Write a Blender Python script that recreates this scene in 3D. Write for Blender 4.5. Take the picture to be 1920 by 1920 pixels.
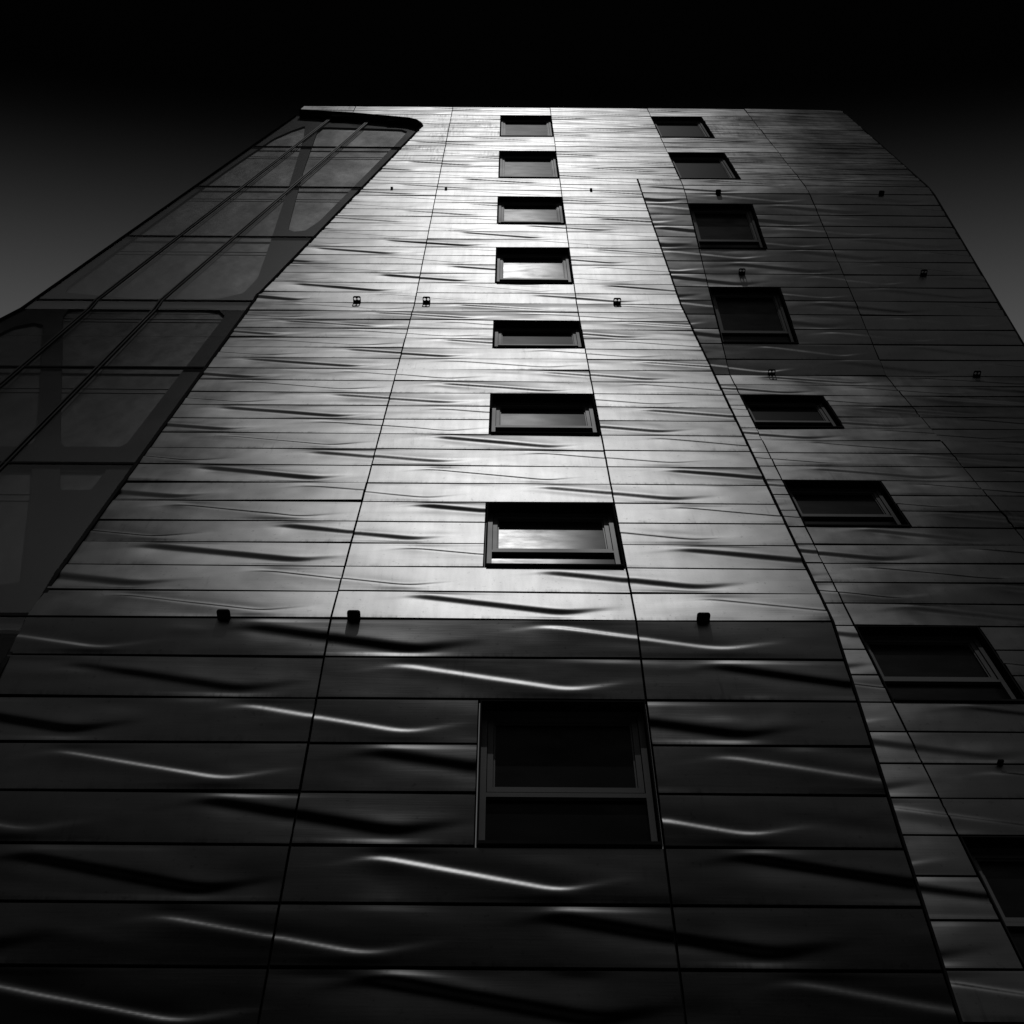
import bpy, bmesh, math, random
import numpy as np
from mathutils import Matrix, Vector
from mathutils.geometry import tessellate_polygon

for o in list(bpy.data.objects):
    bpy.data.objects.remove(o, do_unlink=True)
scene = bpy.context.scene
COL = scene.collection
R = math.radians
random.seed(7)

# ------------------------------------------------------------------ camera
W = 2.5                 # width of one cladding module in metres
EYE = 1.6
PITCH, ROLL = R(59.2663), 0.0068
cd = bpy.data.cameras.new('camera')
cd.sensor_width = 36.0
cd.lens = 2200.0 / 1920.0 * 36.0
cd.shift_x = 12.2 / 1920.0
cd.clip_start, cd.clip_end = 0.05, 6000.0
cam = bpy.data.objects.new('camera', cd)
COL.objects.link(cam)
fwd = Vector((0, math.cos(PITCH), math.sin(PITCH)))
upv = Vector((0, -math.sin(PITCH), math.cos(PITCH)))
rgt = Vector((1, 0, 0))
r2 = rgt * math.cos(ROLL) + upv * math.sin(ROLL)
u2 = upv * math.cos(ROLL) - rgt * math.sin(ROLL)
cm = Matrix((r2, u2, -fwd)).transposed().to_4x4()
cm.translation = Vector((0, 0, EYE))
cam.matrix_world = cm
scene.camera = cam

# ------------------------------------------------------------------ light, sky, exposure
SUN_EL, SUN_AZ = R(66.0), R(0.3)        # behind the camera, a touch to its right
L = Vector((math.cos(SUN_EL) * math.sin(SUN_AZ), -math.cos(SUN_EL) * math.cos(SUN_AZ), math.sin(SUN_EL)))
sl = bpy.data.lights.new('sun', 'SUN')
sl.energy = 4.1
sl.angle = R(0.53)
sl.color = (1, 1, 1)                     # black and white photograph
so = bpy.data.objects.new('sun', sl)
COL.objects.link(so)
so.location = (0, -20, 60)
so.rotation_euler = (-L).to_track_quat('-Z', 'Y').to_euler()

world = bpy.data.worlds.new('World')
scene.world = world
world.use_nodes = True
wn, wl = world.node_tree.nodes, world.node_tree.links
wn.clear()
sky = wn.new('ShaderNodeTexSky')
sky.sky_type = 'NISHITA'
sky.sun_disc = False
sky.sun_elevation = SUN_EL
sky.sun_rotation = math.pi - SUN_AZ
sep = wn.new('ShaderNodeSeparateColor')                 # red channel only: a red filter on black and white film
wl.new(sky.outputs[0], sep.inputs[0])
tc = wn.new('ShaderNodeTexCoord')
vs = wn.new('ShaderNodeVectorMath'); vs.operation = 'MULTIPLY'
vs.inputs[1].default_value = (0.25, 1.0, 1.0)           # a little less steep along the street
wl.new(tc.outputs['Generated'], vs.inputs[0])
vn = wn.new('ShaderNodeVectorMath'); vn.operation = 'NORMALIZE'
wl.new(vs.outputs[0], vn.inputs[0])
sx = wn.new('ShaderNodeSeparateXYZ')
wl.new(vn.outputs[0], sx.inputs[0])
mr = wn.new('ShaderNodeMapRange')                       # the filtered sky sinks to black towards the zenith
mr.interpolation_type = 'SMOOTHSTEP'
mr.inputs['From Min'].default_value = math.sin(R(63))
mr.inputs['From Max'].default_value = math.sin(R(79))
mr.inputs['To Min'].default_value = 1.0
mr.inputs['To Max'].default_value = 0.004
wl.new(sx.outputs['Z'], mr.inputs['Value'])
mul = wn.new('ShaderNodeMath'); mul.operation = 'MULTIPLY'
wl.new(sep.outputs[0], mul.inputs[0]); wl.new(mr.outputs[0], mul.inputs[1])
bg = wn.new('ShaderNodeBackground')
bg.inputs['Strength'].default_value = 0.15
wo = wn.new('ShaderNodeOutputWorld')
wl.new(mul.outputs[0], bg.inputs['Color']); wl.new(bg.outputs[0], wo.inputs[0])

scene.view_settings.view_transform = 'Standard'
scene.view_settings.look = 'None'
scene.view_settings.gamma = 1.0
scene.view_settings.use_curve_mapping = False
scene.view_settings.exposure = -0.9
scene.render.engine = 'CYCLES'
scene.cycles.max_bounces = 8

# ------------------------------------------------------------------ materials
def new_mat(name):
    m = bpy.data.materials.new(name); m.use_nodes = True
    n, l = m.node_tree.nodes, m.node_tree.links
    n.clear()
    out = n.new('ShaderNodeOutputMaterial')
    return m, n, l, out

def math_node(n, l, op, a, b=None):
    k = n.new('ShaderNodeMath'); k.operation = op
    for i, v in enumerate((a, b)):
        if v is None: continue
        if isinstance(v, (int, float)): k.inputs[i].default_value = v
        else: l.new(v, k.inputs[i])
    return k.outputs[0]

def noise(n, l, vec, scale, detail=3.0, rough=0.5):
    k = n.new('ShaderNodeTexNoise')
    k.inputs['Scale'].default_value = scale
    k.inputs['Detail'].default_value = detail
    k.inputs['Roughness'].default_value = rough
    l.new(vec, k.inputs['Vector'])
    return k.outputs['Fac']

def remap(n, l, v, a, b, c, d):
    k = n.new('ShaderNodeMapRange')
    for i, x in zip(('From Min', 'From Max', 'To Min', 'To Max'), (a, b, c, d)):
        k.inputs[i].default_value = x
    l.new(v, k.inputs['Value'])
    return k.outputs[0]

def scaled_pos(n, l, sc):
    g = n.new('ShaderNodeNewGeometry')
    mp = n.new('ShaderNodeMapping'); mp.inputs['Scale'].default_value = sc
    l.new(g.outputs['Position'], mp.inputs['Vector'])
    return mp.outputs[0]

STEEL_TINT, STEEL_ROUGH, STEEL_ANISO = 0.050, 0.388, -0.16
def steel_material():
    m, n, l, out = new_mat('brushed_steel')
    pos = scaled_pos(n, l, (1, 1, 1))
    cloud = noise(n, l, pos, 0.9, 4)
    streak = noise(n, l, scaled_pos(n, l, (9, 9, 0.9)), 1.0, 4, 0.6)
    grain = noise(n, l, scaled_pos(n, l, (3, 60, 60)), 1.0, 3, 0.6)
    speck = noise(n, l, pos, 26, 2)
    info = n.new('ShaderNodeObjectInfo')
    tint = remap(n, l, info.outputs['Random'], 0, 1, 0.93, 1.07)
    v = math_node(n, l, 'MULTIPLY', remap(n, l, cloud, 0.3, 0.7, 0.88, 1.08), tint)
    v = math_node(n, l, 'MULTIPLY', v, remap(n, l, streak, 0.35, 0.75, 1.02, 0.93))
    v = math_node(n, l, 'MULTIPLY', v, remap(n, l, speck, 0.66, 0.74, 1.0, 0.75))
    tcn = n.new('ShaderNodeTexCoord'); sp = n.new('ShaderNodeSeparateXYZ')
    l.new(tcn.outputs['Object'], sp.inputs[0])
    low = remap(n, l, sp.outputs['Y'], 0.012, 0.075, 1.0, 0.0)          # grime gathers along the lower fold of each sheet
    drip = noise(n, l, scaled_pos(n, l, (22, 22, 2.2)), 1.0, 4, 0.6)
    patch = noise(n, l, scaled_pos(n, l, (1.7, 1.7, 1.7)), 1.0, 2)
    gm_ = math_node(n, l, 'MULTIPLY', math_node(n, l, 'MULTIPLY', low, remap(n, l, drip, 0.42, 0.66, 0, 1)), remap(n, l, patch, 0.42, 0.62, 0, 1))
    run = math_node(n, l, 'MULTIPLY', remap(n, l, noise(n, l, scaled_pos(n, l, (30, 30, 1.1)), 1.0, 3), 0.60, 0.72, 0, 1), remap(n, l, patch, 0.50, 0.68, 0, 1))
    v = math_node(n, l, 'MULTIPLY', v, remap(n, l, gm_, 0, 1, 1.0, 0.55))
    v = math_node(n, l, 'MULTIPLY', v, remap(n, l, run, 0, 1, 1.0, 0.80))
    v = math_node(n, l, 'MULTIPLY', v, STEEL_TINT)
    gl = n.new('ShaderNodeBsdfAnisotropic')
    gl.distribution = 'BECKMANN'
    l.new(v, gl.inputs['Color'])
    rg = math_node(n, l, 'ADD', remap(n, l, cloud, 0.25, 0.75, STEEL_ROUGH - 0.025, STEEL_ROUGH + 0.025),
                   remap(n, l, streak, 0.3, 0.8, -0.004, 0.012))
    l.new(rg, gl.inputs['Roughness'])
    gl.inputs['Anisotropy'].default_value = STEEL_ANISO
    tg = n.new('ShaderNodeCombineXYZ'); tg.inputs[0].default_value = 1.0      # rolling direction runs along the sheet
    l.new(tg.outputs[0], gl.inputs['Tangent'])
    b1 = n.new('ShaderNodeBump'); b1.inputs['Strength'].default_value = 1.0
    b1.inputs['Distance'].default_value = 0.006
    l.new(noise(n, l, scaled_pos(n, l, (0.9, 1.6, 1.6)), 1.5, 2), b1.inputs['Height'])
    b2 = n.new('ShaderNodeBump'); b2.inputs['Strength'].default_value = 1.0
    b2.inputs['Distance'].default_value = 0.0003
    l.new(grain, b2.inputs['Height']); l.new(b1.outputs[0], b2.inputs['Normal'])
    l.new(b2.outputs[0], gl.inputs['Normal'])
    l.new(gl.outputs[0], out.inputs[0])
    return m

def glossy_material(name, tint, rough, var=0.15, diffuse=0.0, bump=0.0, bscale=1.0):
    m, n, l, out = new_mat(name)
    pos = scaled_pos(n, l, (1, 1, 1))
    c = noise(n, l, pos, 1.3 * bscale, 4)
    v = math_node(n, l, 'MULTIPLY', remap(n, l, c, 0.3, 0.7, 1 - var, 1 + var), tint)
    gl = n.new('ShaderNodeBsdfAnisotropic'); gl.distribution = 'BECKMANN'
    l.new(v, gl.inputs['Color'])
    l.new(remap(n, l, c, 0.3, 0.7, rough * 1.06, rough * 0.94), gl.inputs['Roughness'])
    if bump:
        b = n.new('ShaderNodeBump'); b.inputs['Strength'].default_value = 1.0
        b.inputs['Distance'].default_value = bump
        l.new(noise(n, l, pos, 1.5 * bscale, 3), b.inputs['Height'])
        l.new(b.outputs[0], gl.inputs['Normal'])
    if diffuse:
        d = n.new('ShaderNodeBsdfDiffuse')
        d.inputs['Color'].default_value = (diffuse,) * 3 + (1,)
        a = n.new('ShaderNodeAddShader')
        l.new(gl.outputs[0], a.inputs[0]); l.new(d.outputs[0], a.inputs[1])
        l.new(a.outputs[0], out.inputs[0])
    else:
        l.new(gl.outputs[0], out.inputs[0])
    return m

def diffuse_material(name, a, b, scale, spec=0.0):
    m, n, l, out = new_mat(name)
    c = noise(n, l, scaled_pos(n, l, (1, 1, 1)), scale, 5, 0.6)
    v = remap(n, l, c, 0.3, 0.7, a, b)
    p = n.new('ShaderNodeBsdfPrincipled')
    l.new(v, p.inputs['Base Color'])
    p.inputs['Roughness'].default_value = 0.85
    p.inputs['Specular IOR Level'].default_value = spec
    l.new(p.outputs[0], out.inputs[0])
    return m

def window_glass():
    m, n, l, out = new_mat('window_glass')
    pos = scaled_pos(n, l, (1, 1, 1))
    c = noise(n, l, scaled_pos(n, l, (1.2, 3, 3)), 1.6, 5, 0.6)
    fr = n.new('ShaderNodeFresnel'); fr.inputs['IOR'].default_value = 1.75
    gl = n.new('ShaderNodeBsdfAnisotropic'); gl.distribution = 'BECKMANN'
    l.new(remap(n, l, c, 0.3, 0.7, 0.018, 0.060), gl.inputs['Color'])
    l.new(remap(n, l, c, 0.3, 0.7, 0.23, 0.20), gl.inputs['Roughness'])
    hz = n.new('ShaderNodeBsdfAnisotropic'); hz.distribution = 'BECKMANN'
    hz.inputs['Color'].default_value = (0.020, 0.020, 0.020, 1); hz.inputs['Roughness'].default_value = 0.42
    ad = n.new('ShaderNodeAddShader')
    b = n.new('ShaderNodeBump'); b.inputs['Strength'].default_value = 1.0
    b.inputs['Distance'].default_value = 0.004
    l.new(noise(n, l, pos, 1.2, 2), b.inputs['Height']); l.new(b.outputs[0], gl.inputs['Normal'])
    d = n.new('ShaderNodeBsdfDiffuse'); d.inputs['Color'].default_value = (0.002, 0.002, 0.002, 1)
    mx = n.new('ShaderNodeMixShader')
    l.new(gl.outputs[0], ad.inputs[0]); l.new(hz.outputs[0], ad.inputs[1])
    l.new(fr.outputs[0], mx.inputs[0]); l.new(d.outputs[0], mx.inputs[1]); l.new(ad.outputs[0], mx.inputs[2])
    l.new(mx.outputs[0], out.inputs[0])
    return m

def curtain_glass():
    m, n, l, out = new_mat('curtain_glass')
    fr = n.new('ShaderNodeFresnel'); fr.inputs['IOR'].default_value = 1.22
    gl = n.new('ShaderNodeBsdfAnisotropic'); gl.distribution = 'BECKMANN'
    gl.inputs['Roughness'].default_value = 0.12
    gl.inputs['Color'].default_value = (0.8, 0.8, 0.8, 1)
    tr = n.new('ShaderNodeBsdfTransparent'); tr.inputs['Color'].default_value = (0.9, 0.9, 0.9, 1)
    mx = n.new('ShaderNodeMixShader')
    ge = n.new('ShaderNodeNewGeometry')                 # only the outer face of the sheet mirrors
    fac = math_node(n, l, 'MULTIPLY', fr.outputs[0], math_node(n, l, 'SUBTRACT', 1.0, ge.outputs['Backfacing']))
    l.new(fac, mx.inputs[0]); l.new(tr.outputs[0], mx.inputs[1]); l.new(gl.outputs[0], mx.inputs[2])
    l.new(mx.outputs[0], out.inputs[0])
    return m

M_STEEL = steel_material()
M_EDGE = glossy_material('folded_edge', 0.006, 0.5, 0.1, 0.004)
M_BACK = diffuse_material('joint_membrane', 0.004, 0.007, 3)
M_REVEAL = diffuse_material('dark_reveal', 0.005, 0.008, 4)
M_FRAME = glossy_material('window_frame_metal', 0.012, 0.42, 0.1, 0.032)
M_PANE = window_glass()
M_ANCHOR = diffuse_material('black_iron', 0.007, 0.011, 20)
M_CGLASS = curtain_glass()
M_BAND = glossy_material('diagrid_paint', 0.0085, 0.47, 0.1, 0.004)
M_INNER = glossy_material('inner_glazing', 0.027, 0.46, 0.42, 0.008, 0.025, 0.7)  # uneven tint paints cloudy reflections into the glazing
M_MULL = glossy_material('mullion_metal', 0.016, 0.45, 0.1, 0.006)
M_GROUND = diffuse_material('asphalt', 0.045, 0.06, 0.8, 0.2)
M_CONC = diffuse_material('concrete', 0.16, 0.24, 1.2)

# ------------------------------------------------------------------ object helpers
WM = {}
def link(name, data, parent=None, mw=None, props=None):
    o = bpy.data.objects.new(name, data)
    COL.objects.link(o)
    mw = mw.copy() if mw is not None else Matrix.Identity(4)
    WM[o.name] = mw
    if parent is not None:
        o.parent = parent
        o.matrix_basis = WM[parent.name].inverted() @ mw
    else:
        o.matrix_basis = mw
    for k, v in (props or {}).items():
        o[k] = v
    return o

def mesh(name, verts, faces, mat, smooth=None, mat2=None, mi=None):
    me = bpy.data.meshes.new(name)
    me.from_pydata([tuple(v) for v in verts], [], faces)
    me.materials.append(mat)
    if mat2:
        me.materials.append(mat2)
        me.polygons.foreach_set('material_index', mi)
    if smooth:
        me.polygons.foreach_set('use_smooth', smooth)
    me.update()
    return me

def fix_normals(me):
    bm = bmesh.new(); bm.from_mesh(me)
    bmesh.ops.recalc_face_normals(bm, faces=bm.faces)
    bm.to_mesh(me); bm.free()
    return me

class MB:
    """collects boxes given in a local frame"""
    def __init__(s): s.v = []; s.f = []
    def box(s, a, b, fr=None):
        (x0, y0, z0), (x1, y1, z1) = a, b
        i = len(s.v)
        pts = [(x0, y0, z0), (x1, y0, z0), (x1, y1, z0), (x0, y1, z0), (x0, y0, z1), (x1, y0, z1), (x1, y1, z1), (x0, y1, z1)]
        s.v += [fr @ Vector(p) if fr else Vector(p) for p in pts]
        s.f += [[i + k for k in q] for q in ((0, 3, 2, 1), (4, 5, 6, 7), (0, 1, 5, 4), (1, 2, 6, 5), (2, 3, 7, 6), (3, 0, 4, 7))]
        return s
    def hexa(s, pts):
        i = len(s.v); s.v += [Vector(p) for p in pts]
        s.f += [[i + k for k in q] for q in ((0, 3, 2, 1), (4, 5, 6, 7), (0, 1, 5, 4), (1, 2, 6, 5), (2, 3, 7, 6), (3, 0, 4, 7))]
    def quad(s, pts):
        i = len(s.v); s.v += [Vector(p) for p in pts]; s.f.append([i, i + 1, i + 2, i + 3])
    def mesh(s, name, mat): return fix_normals(mesh(name, s.v, s.f, mat))

# ------------------------------------------------------------------ facade profiles (module units)
D0, H0 = 2.5963, 12.5266
SEG_A = [(31, .182, 0.0), (21, .1797, 5.0), (14, .1784, -6.655)]
SEG_B = [(16, .182, 0.0), (1, .180, -5.0), (14, .1836, -10.4), (35, .1776, 4.365)]
def build_profile(seg):
    pts, lean, rowh = [(D0, H0)], [], []
    for cnt, r, l in seg:
        for _ in range(cnt):
            d, h = pts[-1]
            pts.append((d - r * math.sin(R(l)), h - r * math.cos(R(l))))
            lean.append(R(l)); rowh.append(r)
    return pts, lean, rowh
PA, LA, HA = build_profile(SEG_A)
PB, LB, HB = build_profile(SEG_B)

def frame_at(prof, lean, row):
    """matrix of a row: u right, v up the slope, n outwards; origin at the row's lower edge at x = 0"""
    d, h = prof[row + 1]
    l = lean[row]
    m = Matrix(((1, 0, 0), (0, math.sin(l), -math.cos(l)), (0, math.cos(l), math.sin(l)))).to_4x4()
    m.translation = Vector((0, d * W, h * W + EYE))
    return m

def point_on(prof, lean, idx, x, off=0.0):
    """world point at fractional row index; off pushes outwards (metres)"""
    i = min(max(int(math.floor(idx)), 0), len(lean) - 1)
    t = idx - i
    (d0, h0), (d1, h1) = prof[i], prof[i + 1]
    d, h = d0 + (d1 - d0) * t, h0 + (h1 - h0) * t
    l = lean[i]
    return Vector((x * W, d * W - off * math.cos(l), h * W + EYE + off * math.sin(l)))

SEAM = [-2.12, -1.5694, -0.5694, 0.4306, 1.4306, 2.4306, 3.4306]
BAY = 1.08                                   # right-hand edge of the projecting bay
WIN_A, WIN_B = (-0.076, SEAM[3]), (SEAM[4], 1.94)
ROWS_A = [(2, 7), (10, 15), (18, 22), (25, 29), (33, 36), (40, 43), (47, 50), (54, 57)]
ROWS_B = [(2, 7), (10, 15), (18, 22), (25, 29), (33, 36), (40, 43), (48, 51), (55, 58)]
XB_I = [-1.0, 0.0, 1.05, 1.78, 2.9, 3.36, 4.09, 4.72, 30.0, 30.4, 31.0, 90.0]
XB_X = [-2.10, -2.105, -2.126, -1.559, -0.996, -0.913, -0.858, -0.834, -1.551, -1.569, -1.5694, -1.5694]
def left_bound(idx): return float(np.interp(idx, XB_I, XB_X))

# ------------------------------------------------------------------ creased sheet
kx = np.array([-.62, -.5, -.40, -.33, -.29, -.25, 0, .25, .29, .33, .40, .5, .62])
kv = np.array([.52, .59, .685, .762, .775, .758, .515, .272, .253, .262, .33, .43, .50])
fx = np.linspace(-.62, .62, 311)
fv = np.convolve(np.pad(np.interp(fx, kx, kv), 5, mode='edge'), np.ones(11) / 11, 'valid')
def sstep(a, b, x):
    t = np.clip((x - a) / (b - a), 0, 1)
    return t * t * (3 - 2 * t)
def rnd(*k):
    return random.Random(hash(k) & 0xffffff)
def sheet(x, v, row, rh):
    """relief in metres of the folded sheet at module x, fraction v of the row height"""
    n = 0.0020 * (1 - (2 * v - 1) ** 2)
    edge = sstep(0.0, .15, v) * sstep(0.0, .15, 1 - v)
    ph = -.07 - .5 * (row - 53)
    k0, k1 = int(math.floor(x.min() - ph - .7)), int(math.ceil(x.max() - ph + .7))
    for k in range(k0, k1 + 1):                       # long folds, one each module, alternating in and out
        q_ = rnd(row, k, 1)
        ln = q_.uniform(.82, .98)
        xi = (x - ph - k - q_.uniform(-.045, .045)) / ln
        vc = np.interp(xi, fx, fv) + q_.uniform(-.035, .035)
        q = (v - vc) * rh * W
        g = np.interp(xi, [-.52, -.44, -.36, -.31, -.27, -.24, .25, .29, .34, .41, .49, .56], [0, .05, .16, .4, .82, 1, 1, .9, .6, .32, .1, 0])
        g = g * (1 + q_.uniform(-.25, .25) * np.clip(xi, -.5, .5) * 2)
        if k % 2 == 0: sign, sg, am, fall = -1, .022, .0083, .115
        else: sign, sg, am, fall = 1, .031, .0118, .14
        am *= q_.uniform(.82, 1.15); sg *= q_.uniform(.88, 1.15)
        n = n + sign * am * g * edge * np.tanh(q / sg) * np.exp(-np.abs(q / fall) ** 1.5)
    b0, b1 = int(math.floor((x.min() - .5) * 3)), int(math.ceil((x.max() + .5) * 3))
    for b in range(b0, b1 + 1):                       # shallow buckles between the folds
        q_ = rnd(row, b, 2)
        for _ in range(2):
            bx, bv = (b + q_.random()) / 3, q_.uniform(.1, .9)
            lx, lv = q_.uniform(.06, .20), q_.uniform(.13, .30)
            am = q_.gauss(0, .0023)
            sk = q_.uniform(-1.2, .3)
            dx = (x - bx)
            n = n + am * edge * np.exp(-(dx / lx) ** 2 - ((v - bv - sk * dx) / lv) ** 2)
    return n

def panel_mesh(xl0, xl1, xr, row, rh, hi, top=1.0, bot=0.0, xl_fn=None):
    """panel in local metres; xl0 / xl1 left edge at the bottom / top"""
    ny = 34 if hi else 18
    nx = max(4, int((xr - min(xl0, xl1)) * W / (0.05 if hi else 0.085)))
    gap = 0.0055
    gv = 0.0095 if row > 46 else 0.0125 if hi else 0.0165
    ch = 0.0035
    hh = rh * W
    vv = np.linspace(gv + ch, hh - gv - ch, ny + 1)
    ss = np.linspace(0, 1, nx + 1)
    verts = []
    for v in vv:
        f = v / hh
        xl = (xl_fn(f) if xl_fn else xl0 + (xl1 - xl0) * f) * W + gap + ch
        xr_ = max(xr * W - gap - ch, xl + 0.001)
        xs = xl + (xr_ - xl) * ss
        nn = sheet(xs / W, np.full_like(xs, f), row, rh)
        verts += [(float(a), float(v), float(b)) for a, b in zip(xs, nn)]
    w = nx + 1
    faces = [[j * w + i, j * w + i + 1, (j + 1) * w + i + 1, (j + 1) * w + i] for j in range(ny) for i in range(nx)]
    smooth = [True] * len(faces)
    mi = [0] * len(faces)
    ring = [i for i in range(w)] + [j * w + nx for j in range(1, ny + 1)] + \
           [ny * w + i for i in range(nx - 1, -1, -1)] + [j * w for j in range(ny - 1, 0, -1)]
    cx = sum(verts[k][0] for k in ring) / len(ring)
    prev = []
    for k in ring:
        prev.append(len(verts)); verts.append(verts[k])
    for out, n in ((ch, -ch), (ch, -0.030)):
        cur = []
        for k in ring:
            a, b, c = verts[k]
            j, i = divmod(k, w)
            du = (-out if i == 0 else out if i == nx else 0)
            dv = (-out if j == 0 else out if j == ny else 0)
            cur.append(len(verts)); verts.append((a + du, b + dv, n))
        m = len(ring)
        for q in range(m):
            faces.append([prev[q], cur[q], cur[(q + 1) % m], prev[(q + 1) % m]])
            smooth.append(False)
            top = ring[q] // w == ny and ring[(q + 1) % m] // w == ny
            mi.append(0 if (top and n > -.01) else 1)
        prev = cur
    return verts, faces, smooth, mi

# ------------------------------------------------------------------ projection, to rank the panels by size in the picture
CI = cm.inverted()
def to_px(p):
    q = CI @ p
    return 0.5 + q.x / -q.z * 2200 / 1920 - cd.shift_x, 0.5 - q.y / -q.z * 2200 / 1920
def px_area(pts):
    P = [to_px(p) for p in pts]
    P = [(min(max(a, 0), 1), min(max(b, 0), 1)) for a, b in P]
    return abs(sum(P[i][0] * P[(i + 1) % 4][1] - P[(i + 1) % 4][0] * P[i][1] for i in range(4))) / 2

# ------------------------------------------------------------------ ground
g = MB(); g.quad([(-900, -900, 0), (900, -900, 0), (900, 900, 0), (-900, 900, 0)])
link('ground', g.mesh('ground', M_GROUND), props={'kind': 'structure'})

# ------------------------------------------------------------------ the building
TOWER = link('apartment_tower', None, mw=Matrix.Translation((0, D0 * W + 4, 0)),
             props={'label': 'tall apartment tower clad in creased steel panels with dark recessed windows', 'category': 'building'})

def window_gap(rows, i):
    return any(a <= i < b for a, b in rows)

# dark sheet behind the panel joints, open where the windows are
NROW = 66
def backing(prof, lean, spans):
    mb = MB()
    for i in range(min(NROW, len(lean))):
        for x0, x1 in spans(i):
            if x1 - x0 < 0.005: continue
            a, b = point_on(prof, lean, i, x0, -.045), point_on(prof, lean, i, x1, -.045)
            c, d = point_on(prof, lean, i + .9999, x1, -.045), point_on(prof, lean, i + .9999, x0, -.045)
            mb.quad([d, c, b, a])
    return mb
def spans_a(i):
    lo = left_bound(i + .5)
    hi = BAY if i >= 15 else SEAM[4]
    if window_gap(ROWS_A, i):
        return [(lo, WIN_A[0]), (WIN_A[1], hi)]
    return [(lo, hi)]
def spans_b(i):
    lo = BAY if i >= 15 else SEAM[4]
    if window_gap(ROWS_B, i):
        return [(lo, WIN_B[0]), (WIN_B[1], SEAM[6])]
    return [(lo, SEAM[6])]
base = Matrix.Translation((0, D0 * W + 4, 0))
inv = base.inverted()
def part_mesh(name, mb, mat, parent=TOWER, **props):
    me = mesh(name, [inv @ v for v in mb.v], mb.f, mat)
    if name in ('glass_pane', 'mullion', 'transom', 'plinth', 'roof', 'end_wall', 'bay_flank'):
        fix_normals(me)
    return link(name, me, parent, base, props)
BAY_WALL = part_mesh('projecting_wall', backing(PA, LA, spans_a), M_BACK, label='brightly lit middle wall of creased steel panels')
SIDE_WALL = part_mesh('receding_wall', backing(PB, LB, spans_b), M_BACK, label='darker stepped-back wall of creased steel panels')

# panels
jobs = []
def add_jobs(prof, lean, rowh, cols, rows, wall, parent, is_a):
    for i in range(min(NROW, len(lean))):
        hi = (BAY if i >= 15 else SEAM[4]) if is_a else SEAM[6]
        for c0, c1 in cols(i):
            pieces = [(c0, c1)]
            if window_gap(rows, i):
                wa, wb = wall
                pieces = []
                if c0 < wa - .01 and c1 > wa: pieces.append((c0, wa))
                elif c1 <= wa + .001: pieces.append((c0, c1))
                if c0 < wb and c1 > wb + .01: pieces.append((wb, c1))
                elif c0 >= wb - .001: pieces.append((c0, c1))
            for x0, x1 in pieces:
                fn = None
                if is_a:
                    lb = [left_bound(i + 1 - t) for t in np.linspace(0, 1, 9)]
                    if min(lb) > x1 - .04: continue
                    if max(lb) > x0 + .001:
                        fn = (lambda f, i=i, x0=x0, x1=x1: min(max(x0, left_bound(i + 1 - f)), x1 - .004))
                xa = fn(0) if fn else x0
                xb = fn(1) if fn else x0
                fr = frame_at(prof, lean, i)
                hh = rowh[i] * W
                ar = px_area([fr @ Vector((xa * W, 0, 0)), fr @ Vector((x1 * W, 0, 0)), fr @ Vector((x1 * W, hh, 0)), fr @ Vector((xb * W, hh, 0))])
                jobs.append((ar, i, x0, x1, xa, xb, fn, rowh[i], fr, parent))
def cols_a(i):
    e = [SEAM[0], SEAM[1], SEAM[2], SEAM[3], BAY - .008 if i >= 15 else SEAM[4]]
    return list(zip(e[:-1], e[1:]))
def cols_b(i):
    e = ([BAY] if i >= 15 else []) + [SEAM[4], SEAM[5], SEAM[6]]
    return list(zip(e[:-1], e[1:]))
add_jobs(PA, LA, HA, cols_a, ROWS_A, WIN_A, BAY_WALL, True)
add_jobs(PB, LB, HB, cols_b, ROWS_B, WIN_B, SIDE_WALL, False)
jobs.sort(key=lambda j: -j[0])
cache = {}
rest = {}
for k, (ar, i, x0, x1, xa, xb, fn, rh, fr, parent) in enumerate(jobs):
    hi = i >= 22
    jit = Matrix.Rotation(R(random.gauss(0, .38)), 4, 'X') @ Matrix.Rotation(R(random.gauss(0, .22)), 4, 'Y')
    ctr = Matrix.Translation(((x0 + x1) / 2 * W, rh * W / 2, 0))
    mw = fr @ ctr @ jit @ ctr.inverted()
    key = None
    if key and key in cache:
        data = cache[key]
    else:
        data = list(panel_mesh(xa, xb, x1, i, rh, hi, xl_fn=fn)) + [None]
        if key: cache[key] = data
    if k < 296 and ar > 1e-5:
        if data[4] is None:
            data[4] = mesh('panel', data[0], data[1], M_STEEL, data[2], M_EDGE, data[3])
        link('panel', data[4], parent, mw)
    else:
        r = rest.setdefault(parent.name, ([], [], [], [], parent))
        o = len(r[0])
        t = inv @ mw
        r[0].extend(t @ Vector(p) for p in data[0]); r[1].extend([[q + o for q in fc] for fc in data[1]]); r[2].extend(data[2]); r[3].extend(data[3])
for nm, (v, f, s, mi, parent) in rest.items():
    link('distant_panels', mesh('distant_panels', v, f, M_STEEL, s, M_EDGE, mi), parent, base, {'kind': 'stuff'})

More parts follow.
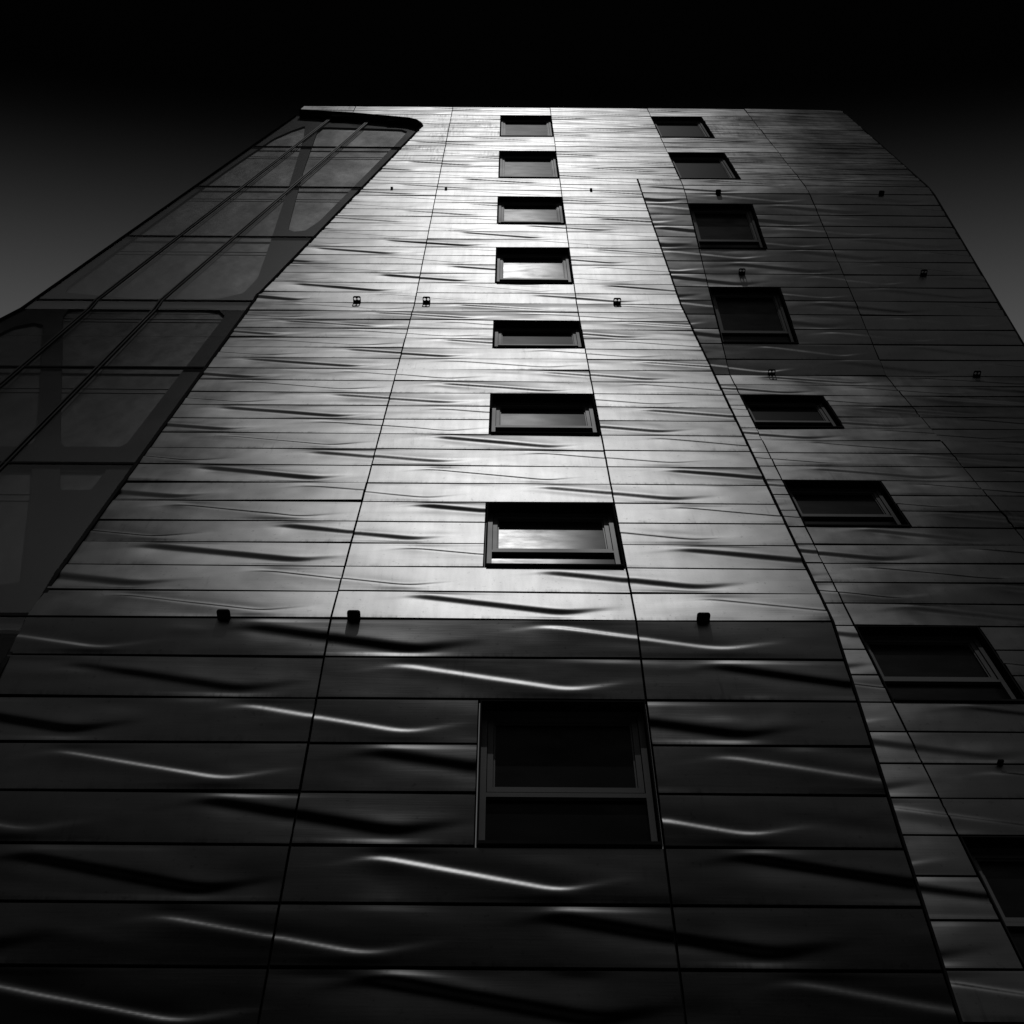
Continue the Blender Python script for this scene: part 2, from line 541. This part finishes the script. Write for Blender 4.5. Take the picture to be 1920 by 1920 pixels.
# ------------------------------------------------------------------ windows
def window(prof, lean, rowh, rows, xr):
    i0, i1 = rows
    fr = frame_at(prof, lean, i1 - 1)
    hh = sum(rowh[i0:i1]) * W
    x0, x1 = xr[0] * W + .009, xr[1] * W - .009
    y0, y1 = .010, hh - .010
    dep = .14
    loc = Matrix.Translation((x0, 0, 0))
    mw = fr @ loc
    w = x1 - x0
    mb = MB()
    t = .012
    mb.box((0, y1 - t, -dep - .06), (w, y1, .004))                 # head
    mb.box((0, y0, -dep - .06), (t, y1 - t, .004))                 # jambs
    mb.box((w - t, y0, -dep - .06), (w, y1 - t, .004))
    mb.box((t, y0, -dep - .08), (w - t, y1 - t, -dep - .06))       # back
    win = link('window', mb.mesh('window', M_REVEAL), TOWER, mw)
    s = MB().box((t, y0 - .004, -dep - .06), (w - t, y0 + .022, .022))
    link('sill', s.mesh('sill', M_REVEAL), win, mw)
    a, b = t, w - t
    lo, up = y0 + .022, y1 - t
    tr = .53                                                        # transom height
    def ring(x0, y0, x1, y1, wd, z0, z1):
        m = MB()
        m.box((x0, y0, z0), (x0 + wd, y1, z1)); m.box((x1 - wd, y0, z0), (x1, y1, z1))
        m.box((x0 + wd, y0, z0), (x1 - wd, y0 + wd, z1)); m.box((x0 + wd, y1 - wd, z0), (x1 - wd, y1, z1))
        return m
    z = -dep
    fm = ring(a, lo, b, up, .044, z - .05, z + .032)
    link('frame', fm.mesh('frame', M_FRAME), win, mw)
    link('transom', MB().box((a + .044, tr - .028, z - .05), (b - .044, tr + .010, z + .030)).mesh('transom', M_FRAME), win, mw)
    s1 = ring(a + .049, tr + .026, b - .049, up - .049, .042, z - .05, z + .016)
    link('sash', s1.mesh('sash', M_FRAME), win, mw)
    s2 = ring(a + .094, tr + .071, b - .094, up - .094, .012, z - .05, z + .002)
    link('glazing_bead', s2.mesh('glazing_bead', M_FRAME), win, mw)
    p = MB().box((a + .10, tr + .078, z - .030), (b - .10, up - .10, z - .012))
    link('pane', p.mesh('pane', M_PANE), win, mw)
    p = MB().box((a + .042, lo + .042, z - .030), (b - .042, tr - .026, z - .008))
    link('pane', p.mesh('pane', M_PANE), win, mw)
for rr in ROWS_A: window(PA, LA, HA, rr, WIN_A)
for rr in ROWS_B: window(PB, LB, HB, rr, WIN_B)

# ------------------------------------------------------------------ anchor plates at the folds
def plate_mesh(wd, dp, th, hole):
    def rr(x0, y0, x1, y1, r, n=5):
        o = []
        for cx, cy, a0 in ((x1 - r, y0 + r, -90), (x1 - r, y1 - r, 0), (x0 + r, y1 - r, 90), (x0 + r, y0 + r, 180)):
            o += [(cx + r * math.cos(R(a0 + 90 * k / n)), cy + r * math.sin(R(a0 + 90 * k / n))) for k in range(n + 1)]
        return o
    outer = rr(-wd / 2, -.03, wd / 2, dp, wd * .2)
    loops = [outer]
    if hole:
        for sx in (-1, 1):
            loops.append([(sx * wd * .235 + hole * math.cos(-2 * math.pi * k / 14), dp * .58 + hole * math.sin(-2 * math.pi * k / 14)) for k in range(14)])
    tess = tessellate_polygon([[Vector((x, y, 0)) for x, y in lp] for lp in loops])
    flat = [p for lp in loops for p in lp]
    n = len(flat)
    v = [(x, -y, -th / 2) for x, y in flat] + [(x, -y, th / 2) for x, y in flat]
    f = []
    for t in tess:
        f.append(list(t)); f.append([q + n for q in reversed(t)])
    o = 0
    for lp in loops:
        m = len(lp)
        for q in range(m):
            a, b = o + q, o + (q + 1) % m
            f.append([a, b, b + n, a + n])
        o += m
    me = mesh('anchor_plate', v, f, M_ANCHOR)
    bm = bmesh.new(); bm.from_mesh(me); bmesh.ops.recalc_face_normals(bm, faces=bm.faces); bm.to_mesh(me); bm.free()
    return me
plate_big = plate_mesh(.118, .105, .012, .021)
plate_small = plate_mesh(.05, .05, .014, 0)
plate_solid = plate_mesh(.108, .078, .016, 0)
for idx in (31, 52):
    for x in ((-.925, -.496, .68) if idx == 31 else (-.92, -.494, .650)):
        link('anchor_plate', plate_big if idx == 31 else plate_solid, TOWER, Matrix.Translation(point_on(PA, LA, idx, x)))
for x in (-.931, -.496, .67):
    link('anchor_plate', plate_small, TOWER, Matrix.Translation(point_on(PA, LA, 17, x)))
for idx in (17, 24, 31, 53):
    for x in (1.695, 3.008):
        link('anchor_plate', {17: plate_solid, 53: plate_small}.get(idx, plate_big), TOWER, Matrix.Translation(point_on(PB, LB, idx, x)))

# ------------------------------------------------------------------ edges and hidden sides of the tower
mb = MB()
for i in range(15, NROW):                                            # flank of the projecting bay
    for (e0, e1) in ((BAY - .006, BAY),):
        a0, a1 = point_on(PA, LA, i, BAY, .0), point_on(PA, LA, i + .9999, BAY, .0)
        zb0, zb1 = a0.z, a1.z
        def depth_b(z):
            hs = [(p[1] * W + EYE, p[0] * W) for p in PB][::-1]
            return float(np.interp(z, [q[0] for q in hs], [q[1] for q in hs]))
        d0, d1 = max(depth_b(zb0), a0.y + .02) + .03, max(depth_b(zb1), a1.y + .02) + .03
        x = BAY * W
        mb.hexa([(x - .016, a1.y - .004, zb1), (x, a1.y - .004, zb1), (x, d1, zb1), (x - .016, d1, zb1),
                 (x - .016, a0.y - .004, zb0), (x, a0.y - .004, zb0), (x, d0, zb0), (x - .016, d0, zb0)])
part_mesh('bay_flank', mb, M_BACK)
mb = MB()
XR = SEAM[6] * W
for i in range(NROW):
    a0, a1 = point_on(PB, LB, i, SEAM[6]), point_on(PB, LB, i + .9999, SEAM[6])
    mb.hexa([(XR - .006, a1.y - .004, a1.z), (XR + .03, a1.y - .004, a1.z), (XR + .03, 19, a1.z), (XR - .006, 19, a1.z),
             (XR - .006, a0.y - .004, a0.z), (XR + .03, a0.y - .004, a0.z), (XR + .03, 19, a0.z), (XR - .006, 19, a0.z)])
part_mesh('end_wall', mb, M_BACK)
ZT = H0 * W + EYE
mb = MB().box((SEAM[0] * W - .0, D0 * W + .01, ZT - .03), (XR + .02, 19, ZT + .012))
part_mesh('roof', mb, M_BACK)
za, zb = PA[NROW][1] * W + EYE, PB[NROW][1] * W + EYE
mb = MB()
mb.box((-3.09 * W, PA[NROW][0] * W + .06, 0), (BAY * W, 19, za)); mb.box((BAY * W + .001, PB[NROW][0] * W + .06, 0), (XR, 19, zb))
part_mesh('plinth', mb, M_CONC)

# ------------------------------------------------------------------ curtain wall
REC = .133
def gl_pt(x, idx, off=0.0):
    return point_on(PA, LA, idx, x, -REC - off)
GI = [0.0, 1.0, 30.15, 90.0]
def line_x(x_top, x_low): return lambda idx: float(np.interp(idx, [1.0, 30.15], [x_top, x_low]))
def E_L(idx): return float(np.interp(idx, [1.0, 34.0], [-2.165, -3.092]))
E_1 = line_x(-1.772, -2.590)
E_2 = line_x(-1.362, -2.183)
def E_R(idx): return left_bound(idx) + .03 if idx > 4.0 else float(np.interp(idx, [1.0, 4.0], [-2.1, -.83]))
LEVELS = [0.9, 8.17, 15.63, 22.93, 30.13, 37.1, 44.3, 51.45, 58.6, 65.5]
mb = MB()
for a, b in zip(LEVELS[:-1], LEVELS[1:]):
    st = [a] + ([31.0, 34.0] if a < 31 < b else []) + ([52.0] if a < 52 < b else []) + [b]
    for p, q in zip(st[:-1], st[1:]):
        mb.quad([gl_pt(E_L(q), q - 1e-4, .11), gl_pt(E_R(q) + .1, q - 1e-4, .11), gl_pt(E_R(p) + .1, p, .11), gl_pt(E_L(p), p, .11)])
CURT = part_mesh('curtain_wall', mb, M_BACK, label='slanting dark glass wall with a diagonal frame behind its panes')
def strip(x0f, x1f, i0, i1, off0, off1):
    m = MB()
    st = [i0] + [k for k in (4.0, 30.15, 31.0, 34.0, 52.0) if i0 < k < i1] + [i1]
    for p, q in zip(st[:-1], st[1:]):
        q_ = q - 1e-4
        m.hexa([gl_pt(x0f(q), q_, off1), gl_pt(x1f(q), q_, off1), gl_pt(x1f(q), q_, off0), gl_pt(x0f(q), q_, off0),
                gl_pt(x0f(p), p, off1), gl_pt(x1f(p), p, off1), gl_pt(x1f(p), p, off0), gl_pt(x0f(p), p, off0)])
    return m
def cut(f0, f1, i):
    return f0(i), f1(i)
for a, b in zip(LEVELS[:-1], LEVELS[1:]):
    for c0, c1 in ((E_L, E_1), (E_1, E_2), (E_2, E_R)):
        ca = (lambda i, c0=c0, c1=c1: min(c0(i), c1(i)) + .006)
        cb = (lambda i, c0=c0, c1=c1: max(min(c0(i), c1(i)) + .008, c1(i) - .006))
        a2 = a
        if c1 is E_R: a2 = max(a, 2.0)
        elif c1 is E_2: a2 = max(a, 1.5)
        m = strip(ca, cb, a2 + .05, b - .05, .004, .016)
        part_mesh('glass_pane', m, M_CGLASS, CURT)
for i in LEVELS[1:-1]:
    part_mesh('transom', strip(E_L, E_R, i - .055, i + .055, -.004, .03), M_BACK, CURT)
for f, top in ((E_1, 1.5), (E_2, 2.0)):
    for d in (-.010, .010):
        part_mesh('mullion', strip(lambda i: f(i) + d - .0042, lambda i: f(i) + d + .0042, top, 65.5, -.010, .018), M_MULL, CURT)
part_mesh('mullion', strip(lambda i: E_L(i) - .004, lambda i: E_L(i) + .004, 0.95, 65.5, -.02, .11), M_BACK, CURT)

# frame behind the glass, with rounded openings, and the inner glazing
def smooth_loop(p, n=2):
    for _ in range(n):
        o = []
        for k in range(len(p)):
            (x0, y0), (x1, y1) = p[k], p[(k + 1) % len(p)]
            o += [(x0 * .93 + x1 * .07, y0 * .93 + y1 * .07), (x0 * .07 + x1 * .93, y0 * .07 + y1 * .93)]
        p = o
    return p
HOLES = [[(-2.11, 4.32), (-2.01, 3.24), (-1.95, 5.84), (-1.82, 15.07), (-1.70, 24.22), (-1.66, 27.61), (-1.70, 29.16), (-1.84, 29.74), (-2.36, 29.8), (-2.85, 29.21), (-2.86, 28.58), (-2.65, 20.44), (-2.43, 12.35), (-2.23, 6.14)],
         [(-1.86, 4.28), (-1.82, 3.48), (-1.05, 3.89), (-0.98, 4.4), (-1.05, 7.19), (-1.27, 14.99), (-1.43, 20.61), (-1.50, 21.86), (-1.58, 22.02), (-1.63, 21.72), (-1.65, 20.63), (-1.77, 12.67)],
         [(-2.71, 31.69), (-2.73, 30.82), (-2.60, 30.66), (-1.89, 30.67), (-1.79, 30.83), (-1.73, 31.43), (-1.73, 34.37), (-1.73, 39.78), (-1.73, 43.07), (-2.02, 43.09), (-2.32, 38.14)],
         [(-3.02, 35.5), (-2.93, 32.8), (-2.84, 32.38), (-2.77, 32.63), (-2.70, 33.76), (-2.37, 39.11), (-2.13, 43.1), (-3.03, 43.1)],
         [(-1.95, 44.23), (-1.73, 44.26), (-1.73, 45.24), (-1.73, 45.68), (-1.86, 45.69)],
         [(-3.03, 44.28), (-2.07, 44.24), (-1.98, 45.7), (-1.83, 48.3), (-1.72, 50.2), (-3.03, 50.4)]]
outer = [(-2.163, .95), (-.80, 2.6), (-.74, 4.6), (-1.53, 30.4), (-1.53, 52.0), (-3.092, 52.0), (-3.092, 34.0)]
loops = [outer] + [smooth_loop(h, 1) for h in HOLES]
bm = bmesh.new()
for lp in loops:
    bv = [bm.verts.new((x, y, 0)) for x, y in lp]
    for k in range(len(bv)): bm.edges.new((bv[k], bv[(k + 1) % len(bv)]))
bmesh.ops.triangle_fill(bm, use_beauty=False, use_dissolve=False, edges=bm.edges[:], normal=(0, 0, 1))
for yy in (31.0,):
    bmesh.ops.bisect_plane(bm, geom=bm.verts[:] + bm.edges[:] + bm.faces[:], plane_co=(0, yy, 0), plane_no=(0, 1, 0))
ex = bmesh.ops.extrude_face_region(bm, geom=bm.faces[:])
for e in ex['geom']:
    if isinstance(e, bmesh.types.BMVert): e.co.z = 1.0
for v in bm.verts:
    x, y, z = v.co
    v.co = inv @ gl_pt(x, min(y, 51.999), .035 + .03 * z)
bmesh.ops.recalc_face_normals(bm, faces=bm.faces)
me = bpy.data.meshes.new('diagonal_frame'); bm.to_mesh(me); bm.free()
me.materials.append(M_BAND)
link('diagonal_frame', me, CURT, base)
mb = MB()
for p, q in ((.9, 4.0), (4.0, 8.17), (8.17, 15.63), (15.63, 22.93), (22.93, 30.15), (30.15, 31.0), (31.0, 34.0), (34.0, 37.1), (37.1, 44.3), (44.3, 52.0)):
    mb.quad([gl_pt(E_L(q), q - 1e-4, .075), gl_pt(E_R(q) + .1, q - 1e-4, .075), gl_pt(E_R(p) + .1, p, .075), gl_pt(E_L(p), p, .075)])
part_mesh('inner_glazing', mb, M_INNER, CURT)
M_RAIL = glossy_material('blind_rail', 0.030, 0.46, 0.1, 0.01)
for i in LEVELS[1:7]:
    for d in (1.45, 1.80):
        part_mesh('blind_rail', strip(lambda q: E_L(q) + .03, lambda q: E_R(q) - .02, i + d, i + d + .045, .066, .074), M_RAIL, CURT)
mb = MB()
st = [.95, 10, 20, 31, 34, 43, 52, 65.5]
for p, q in zip(st[:-1], st[1:]):
    a, b = gl_pt(E_L(p), p, .115), gl_pt(E_L(q), q - 1e-4, .115)
    mb.hexa([(b.x, b.y, b.z), (b.x + .05, b.y, b.z), (b.x + .05, 19, b.z), (b.x, 19, b.z), (a.x, a.y, a.z), (a.x + .05, a.y, a.z), (a.x + .05, 19, a.z), (a.x, 19, a.z)])
part_mesh('end_wall', mb, M_BACK)
# soffit above the glass and its rounded corner, and the lining down the slanted edge
mb = MB()
ii = list(np.interp(np.linspace(0, 1, 25), [0, .15, .45, .8, 1], [1.05, 1.78, 2.9, 4.09, 4.72])) + list(np.linspace(5.5, 30, 12)) + [30.4, 31.0] + list(np.linspace(33, 65, 12))
for p, q in zip(ii[:-1], ii[1:]):
    fp, fq = left_bound(p), left_bound(q)
    mb.quad([point_on(PA, LA, p, fp, -.002), point_on(PA, LA, q - 1e-4, fq, -.002), point_on(PA, LA, q - 1e-4, fq, -.42), point_on(PA, LA, p, fp, -.42)])
    tp, tq = fp - .002, fq - .002
    mb.hexa([point_on(PA, LA, q - 1e-4, tq, -.03), point_on(PA, LA, q - 1e-4, tq + .016, -.03), point_on(PA, LA, q - 1e-4, tq + .016, .022), point_on(PA, LA, q - 1e-4, tq, .022),
             point_on(PA, LA, p, tp, -.03), point_on(PA, LA, p, tp + .016, -.03), point_on(PA, LA, p, tp + .016, .022), point_on(PA, LA, p, tp, .022)])
part_mesh('reveal_lining', mb, M_REVEAL, CURT)

# ------------------------------------------------------------------ unseen block added behind the camera to darken the lower panels' reflections
M_BRICK = diffuse_material('dark_brick', 0.035, 0.06, 2.5)
fb = Matrix.Translation((0, -28, 0))
BLOCK = link('unseen_block', None, mw=fb, props={'label': 'added unseen dark brick block across the street, darkening the reflection in the lower steel panels', 'category': 'building'})
mb = MB().box((-46, -12, 0), (46, 0, 25)); mb.box((-46.2, -12.2, 25), (46.2, 0.25, 25.6))
link('wall', mb.mesh('wall', M_BRICK), BLOCK, fb)
wm = MB().box((-.75, -.02, 0), (.75, .03, 1.9)).mesh('window', M_PANE)
sm = MB().box((-.85, -.02, -.12), (.85, .12, 0)).mesh('sill', M_CONC)
for fl in range(7):
    for k in range(20):
        mw = fb @ Matrix.Translation((-43 + k * 4.5, .012, 1.2 + fl * 3.35))
        wo_ = link('window', wm, BLOCK, mw)
        link('sill', sm, wo_, mw)
